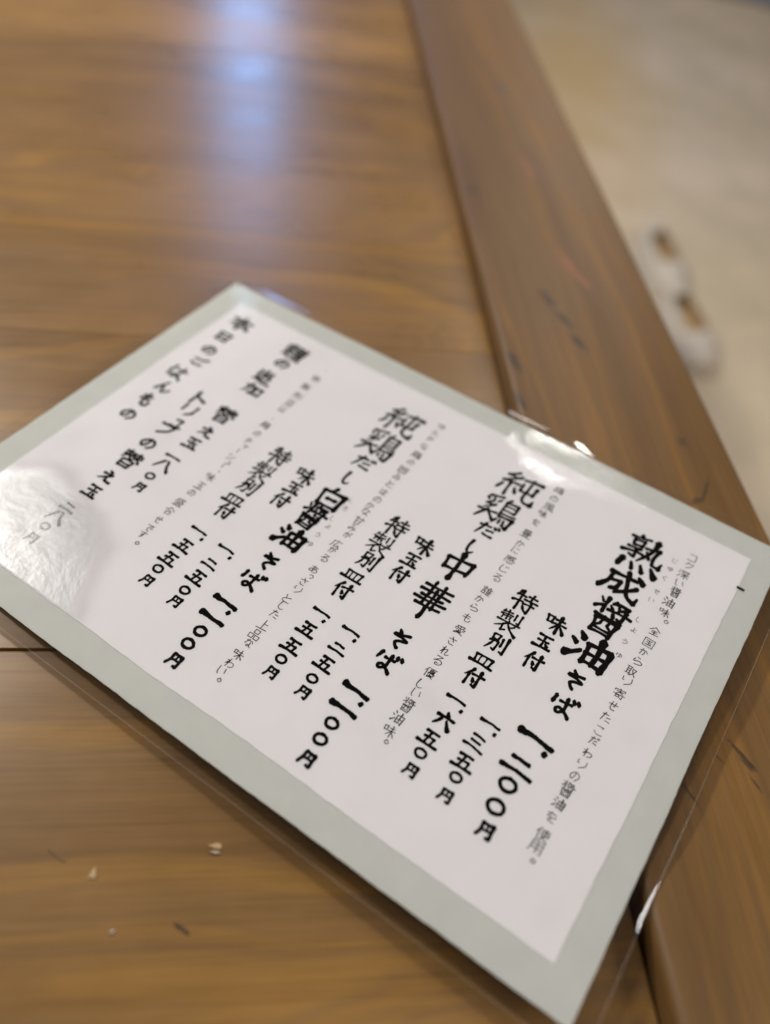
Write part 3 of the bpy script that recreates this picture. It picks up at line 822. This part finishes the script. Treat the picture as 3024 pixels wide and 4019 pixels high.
PEN_KANJI = '深醤油味全国取寄使用鶏風豊感誰愛優旨甘広上品特製別皿玉盛合'
PEN_SMALL = {'。': (1.9, 1.9), '、': (0.9, 1.0), '・': (0.5, 0.6), 'っ': (2.3, 2.2), 'ャ': (2.5, 2.6), 'ュ': (2.5, 2.0), 'ー': (0.5, 3.0), 'く': (2.4, 3.8), 'し': (2.6, 3.8)}


def glyph(bm, ch, u, v, size, style, rr):
    brush = style != 'P'
    # small reading kana are written with a finer, smaller hand
    if style == 'T':
        w, h, hw = SIZE_T[ch]
        k = 0.82 if (ch, size) in (('一', 12.5), ('一', 12.0), ('〇', 9.0), ('〇', 8.5), ('・', 11.0)) else (1.0 if ch != '円' or size > 10.5 else 0.98)
        if ch in '醤油' and size < 13:
            k = 0.76
        w, h, hw = w * k, h * k, hw * (k + 1) / 2
    elif style == 'M':
        w, h, hw = SIZE_M[ch]
        hw *= 1.06
    else:
        w, h = PEN_SMALL.get(ch, (4.5, 4.4) if ch in PEN_KANJI else (3.4, 3.7))
        if ch == '醤':
            w, h = 4.8, 5.8
        if size < 4:
            w, h = w * 0.66, h * 0.66
        hw = 0.15 if size > 4 else 0.09
        g = rr.uniform(0.92, 1.08)
        w, h = w * g, h * g
    if ch == '・' and brush:
        v += 0.55 if style == 'T' else 0.75
    rot = math.radians(rr.uniform(-3, 3))
    ca, sa = math.cos(rot), math.sin(rot)
    strokes = []
    for st in GLYPHS[ch].split('|'):
        pts = []
        for tok in st.lstrip('~').split():
            xy, _, wd = tok.partition(':')
            x, y = map(float, xy.split(','))
            pts.append((x + rr.uniform(-1.7, 1.7), y + rr.uniform(-1.7, 1.7), float(wd) if wd else 1.0))
        strokes.append((st.startswith('~'), pts))
    xs = [p[0] for _, q in strokes for p in q]
    ys = [p[1] for _, q in strokes for p in q]
    bw, bh = max(xs) - min(xs) or 1, max(ys) - min(ys) or 1
    cx, cy = (max(xs) + min(xs)) / 2, (max(ys) + min(ys)) / 2
    fx, fy = max(0.1, w - 2 * hw) / bw, max(0.1, h - 2 * hw) / bh
    if ch in '一・':
        fy = fx if ch == '一' else fy
    for sm, pts0 in strokes:
        pts = []
        for x, y, wd in pts0:
            x, y = (x - cx) * fx, (y - cy) * fy
            pts.append((u + x * ca - y * sa, v + x * sa + y * ca, hw * wd * (1 if brush else rr.uniform(0.85, 1.15))))
        step = max(0.25, h * 0.045) if brush else 0.4
        if sm:
            ribbon(bm, resample(catmull(pts), step), brush, rr)
            continue
        for a, b in zip(pts, pts[1:]):
            q = resample([a, b], step)
            if brush and len(q) > 3:
                dx, dy = b[0] - a[0], b[1] - a[1]
                ln = math.hypot(dx, dy) / max(w, h)
                k0, k1, k2 = 1.28, 0.86, 1.12           # press in, lift, settle
                if ch in '一二三':
                    k0, k1, k2 = 1.15, 0.98, 0.98
                if dy > 0.35 * abs(dx) and dx < -0.25 * dy:
                    k0, k1, k2 = 1.25, 0.95, 0.55       # left-falling sweep
                elif dx > 0.3 * dy > 0 and dy > 0.35 * dx:
                    k0, k1, k2 = 0.75, 0.95, 1.35       # right-falling, heavy foot
                st_ = min(1.0, ln / 0.35)
                n_ = len(q) - 1
                bow = rr.uniform(-0.015, 0.025) * max(w, h) * st_   # a slight bow, as a hand makes it
                L_ = math.hypot(dx, dy) or 1
                q = [(x + dy / L_ * bow * 4 * t * (1 - t), y - dx / L_ * bow * 4 * t * (1 - t),
                      wd * (1 + st_ * ((k0 + (k1 - k0) * min(1, t * 2.6) if t < 0.5 else k1 + (k2 - k1) * max(0, (t - 0.55) / 0.45)) - 1)))
                     for (x, y, wd), t in ((p_, i_ / n_) for i_, p_ in enumerate(q))]
            ribbon(bm, q, brush, rr)


rr = random.Random(21)
groups = []
for nm, style, s in TEXT:
    if groups and groups[-1][0] == nm and groups[-1][1] == style:
        groups[-1][2].append(s)
    else:
        groups.append((nm, style, [s]))
for nm, style, lst in groups:
    bm = bmesh.new()
    for s in lst:
        for tok in s.split('|'):
            ch, u, v, size = tok.split()
            glyph(bm, ch, float(u), float(v), float(size), style, rr)
    me_o = obj(nm + '_lettering', bm, PEN if style == 'P' else INK, paper)

# clear film: glossy both sides, rippled where it has lifted off the paper
m, nt, out = mat_new('laminate_film')
tc = N(nt, 'ShaderNodeTexCoord')
P = tc.outputs['Object']
tr = N(nt, 'ShaderNodeBsdfTransparent')
tr.inputs[0].default_value = (0.985, 0.985, 0.98, 1)
gl = N(nt, 'ShaderNodeBsdfGlossy')
gl.inputs['Color'].default_value = (1, 1, 1, 1)
fr = N(nt, 'ShaderNodeFresnel')
fr.inputs['IOR'].default_value = 1.5


def near(cx, cy, r0, r1, sx=1.0, sy=1.0):
    q = nt.nodes.new('ShaderNodeVectorMath')
    q.operation = 'SUBTRACT'
    q.inputs[1].default_value = (cx, cy, 0)
    L(nt, P, q.inputs[0])
    q2 = nt.nodes.new('ShaderNodeVectorMath')
    q2.operation = 'MULTIPLY'
    q2.inputs[1].default_value = (sx, sy, 0)
    L(nt, q.outputs[0], q2.inputs[0])
    ln = nt.nodes.new('ShaderNodeVectorMath')
    ln.operation = 'LENGTH'
    L(nt, q2.outputs[0], ln.inputs[0])
    mr = N(nt, 'ShaderNodeMapRange')
    mr.inputs['From Min'].default_value = r0
    mr.inputs['From Max'].default_value = r1
    mr.inputs['To Min'].default_value = 1
    mr.inputs['To Max'].default_value = 0
    L(nt, ln.outputs['Value'], mr.inputs['Value'])
    return mr.outputs[0]


edge_n = noise_tex(nt, P, 28.0, 2.0, 0.5)
loose = near(0.030, -0.184, 0.030, 0.056)
loose = math_(nt, 'ADD', loose, math_(nt, 'MULTIPLY', math_(nt, 'SUBTRACT', edge_n, 0.5), 0.9))
lr = N(nt, 'ShaderNodeMapRange', interpolation_type='SMOOTHSTEP')
lr.inputs['From Min'].default_value = 0.08
lr.inputs['From Max'].default_value = 0.75
L(nt, loose, lr.inputs['Value'])
loose = lr.outputs[0]
psep = N(nt, 'ShaderNodeSeparateXYZ')
L(nt, P, psep.inputs[0])
loose = math_(nt, 'MULTIPLY', loose, math_(nt, 'MULTIPLY', math_(nt, 'GREATER_THAN', psep.outputs[1], -0.1822), math_(nt, 'GREATER_THAN', psep.outputs[0], 0.0005)))
wide = math_(nt, 'MULTIPLY', near(0.030, -0.184, 0.010, 0.058), math_(nt, 'GREATER_THAN', psep.outputs[1], -0.1822))
loose2 = near(0.196, 0.001, 0.35, 1.0, 1 / 0.046, 1 / 0.011)
w1 = noise_tex(nt, P, 16.0, 2.0, 0.5)
w2 = noise_tex(nt, P, 95.0, 3.0, 0.6)
w3 = noise_tex(nt, scaled(nt, P, (1, 1, 1), rot=0.5), 40.0, 4.0, 0.6, 0.6)
h = math_(nt, 'ADD', math_(nt, 'MULTIPLY', w1, 0.5), math_(nt, 'MULTIPLY', w2, 0.02))
h = math_(nt, 'ADD', h, math_(nt, 'MULTIPLY', math_(nt, 'ADD', math_(nt, 'MULTIPLY', math_(nt, 'SUBTRACT', w3, 0.5), 0.52), math_(nt, 'MULTIPLY', math_(nt, 'SUBTRACT', w2, 0.5), 0.14)), wide))
w4 = noise_tex(nt, P, 150.0, 4.0, 0.65)
h = math_(nt, 'ADD', h, math_(nt, 'MULTIPLY', math_(nt, 'MULTIPLY', math_(nt, 'SUBTRACT', w4, 0.5), 0.8), loose2))
bp = N(nt, 'ShaderNodeBump', Strength=1.0, Distance=0.0011)
L(nt, h, bp.inputs['Height'])
L(nt, bp.outputs[0], gl.inputs['Normal'])
L(nt, bp.outputs[0], fr.inputs['Normal'])
L(nt, math_(nt, 'ADD', 0.05, math_(nt, 'ADD', math_(nt, 'MULTIPLY', loose, 0.30), math_(nt, 'MULTIPLY', loose2, 0.05))), gl.inputs['Roughness'])
fac = math_(nt, 'MULTIPLY', fr.outputs[0], math_(nt, 'ADD', 0.58, math_(nt, 'MULTIPLY', loose, 0.35)), True)
mx = N(nt, 'ShaderNodeMixShader')
L(nt, fac, mx.inputs[0])
L(nt, tr.outputs[0], mx.inputs[1])
L(nt, gl.outputs[0], mx.inputs[2])
L(nt, mx.outputs[0], out.inputs[0])
FILM = m

bm = bmesh.new()
u0, u1, v0, v1 = -19.0, 290.6, -17.0, 200.8
NU, NV = 150, 110
cr = 6.0
vg = []


def film_z(u, v):
    z = 0.62
    # edge past the grey card settles a little, and ripples along the right and top right
    e = max(0.0, (u - 284.6) / 6.0, (-12.4 - v) / 5.0, (v - 195.0) / 6.0, (-13.8 - u) / 6.0)
    z -= 0.12 * min(1, e)
    if e > 0 and u > 150:
        z += e * e * (1.2 * mnoise.noise(Vector((u * 0.026, v * 0.026, 2.0))) + 0.12 * mnoise.noise(Vector((u * 0.09, v * 0.09, 5.0))))
    # the right margin hangs down where it overlaps the edge board
    if u > 284.6:
        k = math.exp(-((v - 152) / 19.0) ** 2)
        z -= ((u - 284.6) / 6.0) ** 2 * k * (1.55 + 0.8 * mnoise.noise(Vector((v * 0.07, 0, 8.0))))
    return z


for j in range(NV + 1):
    row = []
    for i in range(NU + 1):
        u = u0 + (u1 - u0) * i / NU
        v = v0 + (v1 - v0) * j / NV
        # rounded corners
        cu = min(max(u, u0 + cr), u1 - cr)
        cv = min(max(v, v0 + cr), v1 - cr)
        du, dv = u - cu, v - cv
        if du and dv:
            mxd = max(abs(du), abs(dv))
            l = math.hypot(du, dv)
            k = mxd / l
            du, dv = du * k, dv * k
            u, v = cu + du, cv + dv
        row.append(bm.verts.new((u * MM, -v * MM, film_z(u, v) * MM)))
    vg.append(row)
for a, b_ in zip(vg, vg[1:]):
    for i in range(NU):
        bm.faces.new((a[i], b_[i], b_[i + 1], a[i + 1]))
vgc = [[v_.co.copy() for v_ in r_] for r_ in vg]
film = obj('laminate_film', bm, FILM, menu, smooth=True, fix=False)
S.cycles.transparent_max_bounces = 16

# the cut rim of the film, a thin milky line
m, nt, out = mat_new('film_rim')
tr = N(nt, 'ShaderNodeBsdfTransparent')
di = N(nt, 'ShaderNodeBsdfPrincipled')
tc = N(nt, 'ShaderNodeTexCoord')
L(nt, ramp(nt, noise_tex(nt, tc.outputs['Object'], 30.0), [(0.3, (0.45, 0.40, 0.36)), (0.7, (0.8, 0.76, 0.72))]), di.inputs['Base Color'])
di.inputs['Roughness'].default_value = 0.25
mx = N(nt, 'ShaderNodeMixShader')
mx.inputs[0].default_value = 0.32
L(nt, tr.outputs[0], mx.inputs[1])
L(nt, di.outputs[0], mx.inputs[2])
L(nt, mx.outputs[0], out.inputs[0])
bm = bmesh.new()
loop = vgc[0][:-1] + [r_[-1] for r_ in vgc[:-1]] + vgc[-1][:0:-1] + [r_[0] for r_ in vgc[:0:-1]]
cen = Vector(((u0 + u1) / 2 * MM, -(v0 + v1) / 2 * MM, 0))
top, outr = [], []
n = len(loop)
for i, p in enumerate(loop):
    a, b_ = loop[i - 1], loop[(i + 1) % n]
    t_ = (b_ - a)
    nrm = Vector((t_.y, -t_.x, 0)).normalized()
    if nrm.dot(p - cen) < 0:
        nrm = -nrm
    top.append((bm.verts.new(p), bm.verts.new(p + nrm * 0.00009 + Vector((0, 0, -0.00004))), bm.verts.new(p + nrm * 0.00009 + Vector((0, 0, -0.00026)))))
for i in range(n):
    a, b_ = top[i], top[(i + 1) % n]
    bm.faces.new((a[0], b_[0], b_[1], a[1]))
    bm.faces.new((a[1], b_[1], b_[2], a[2]))
obj('film_rim', bm, m, film)
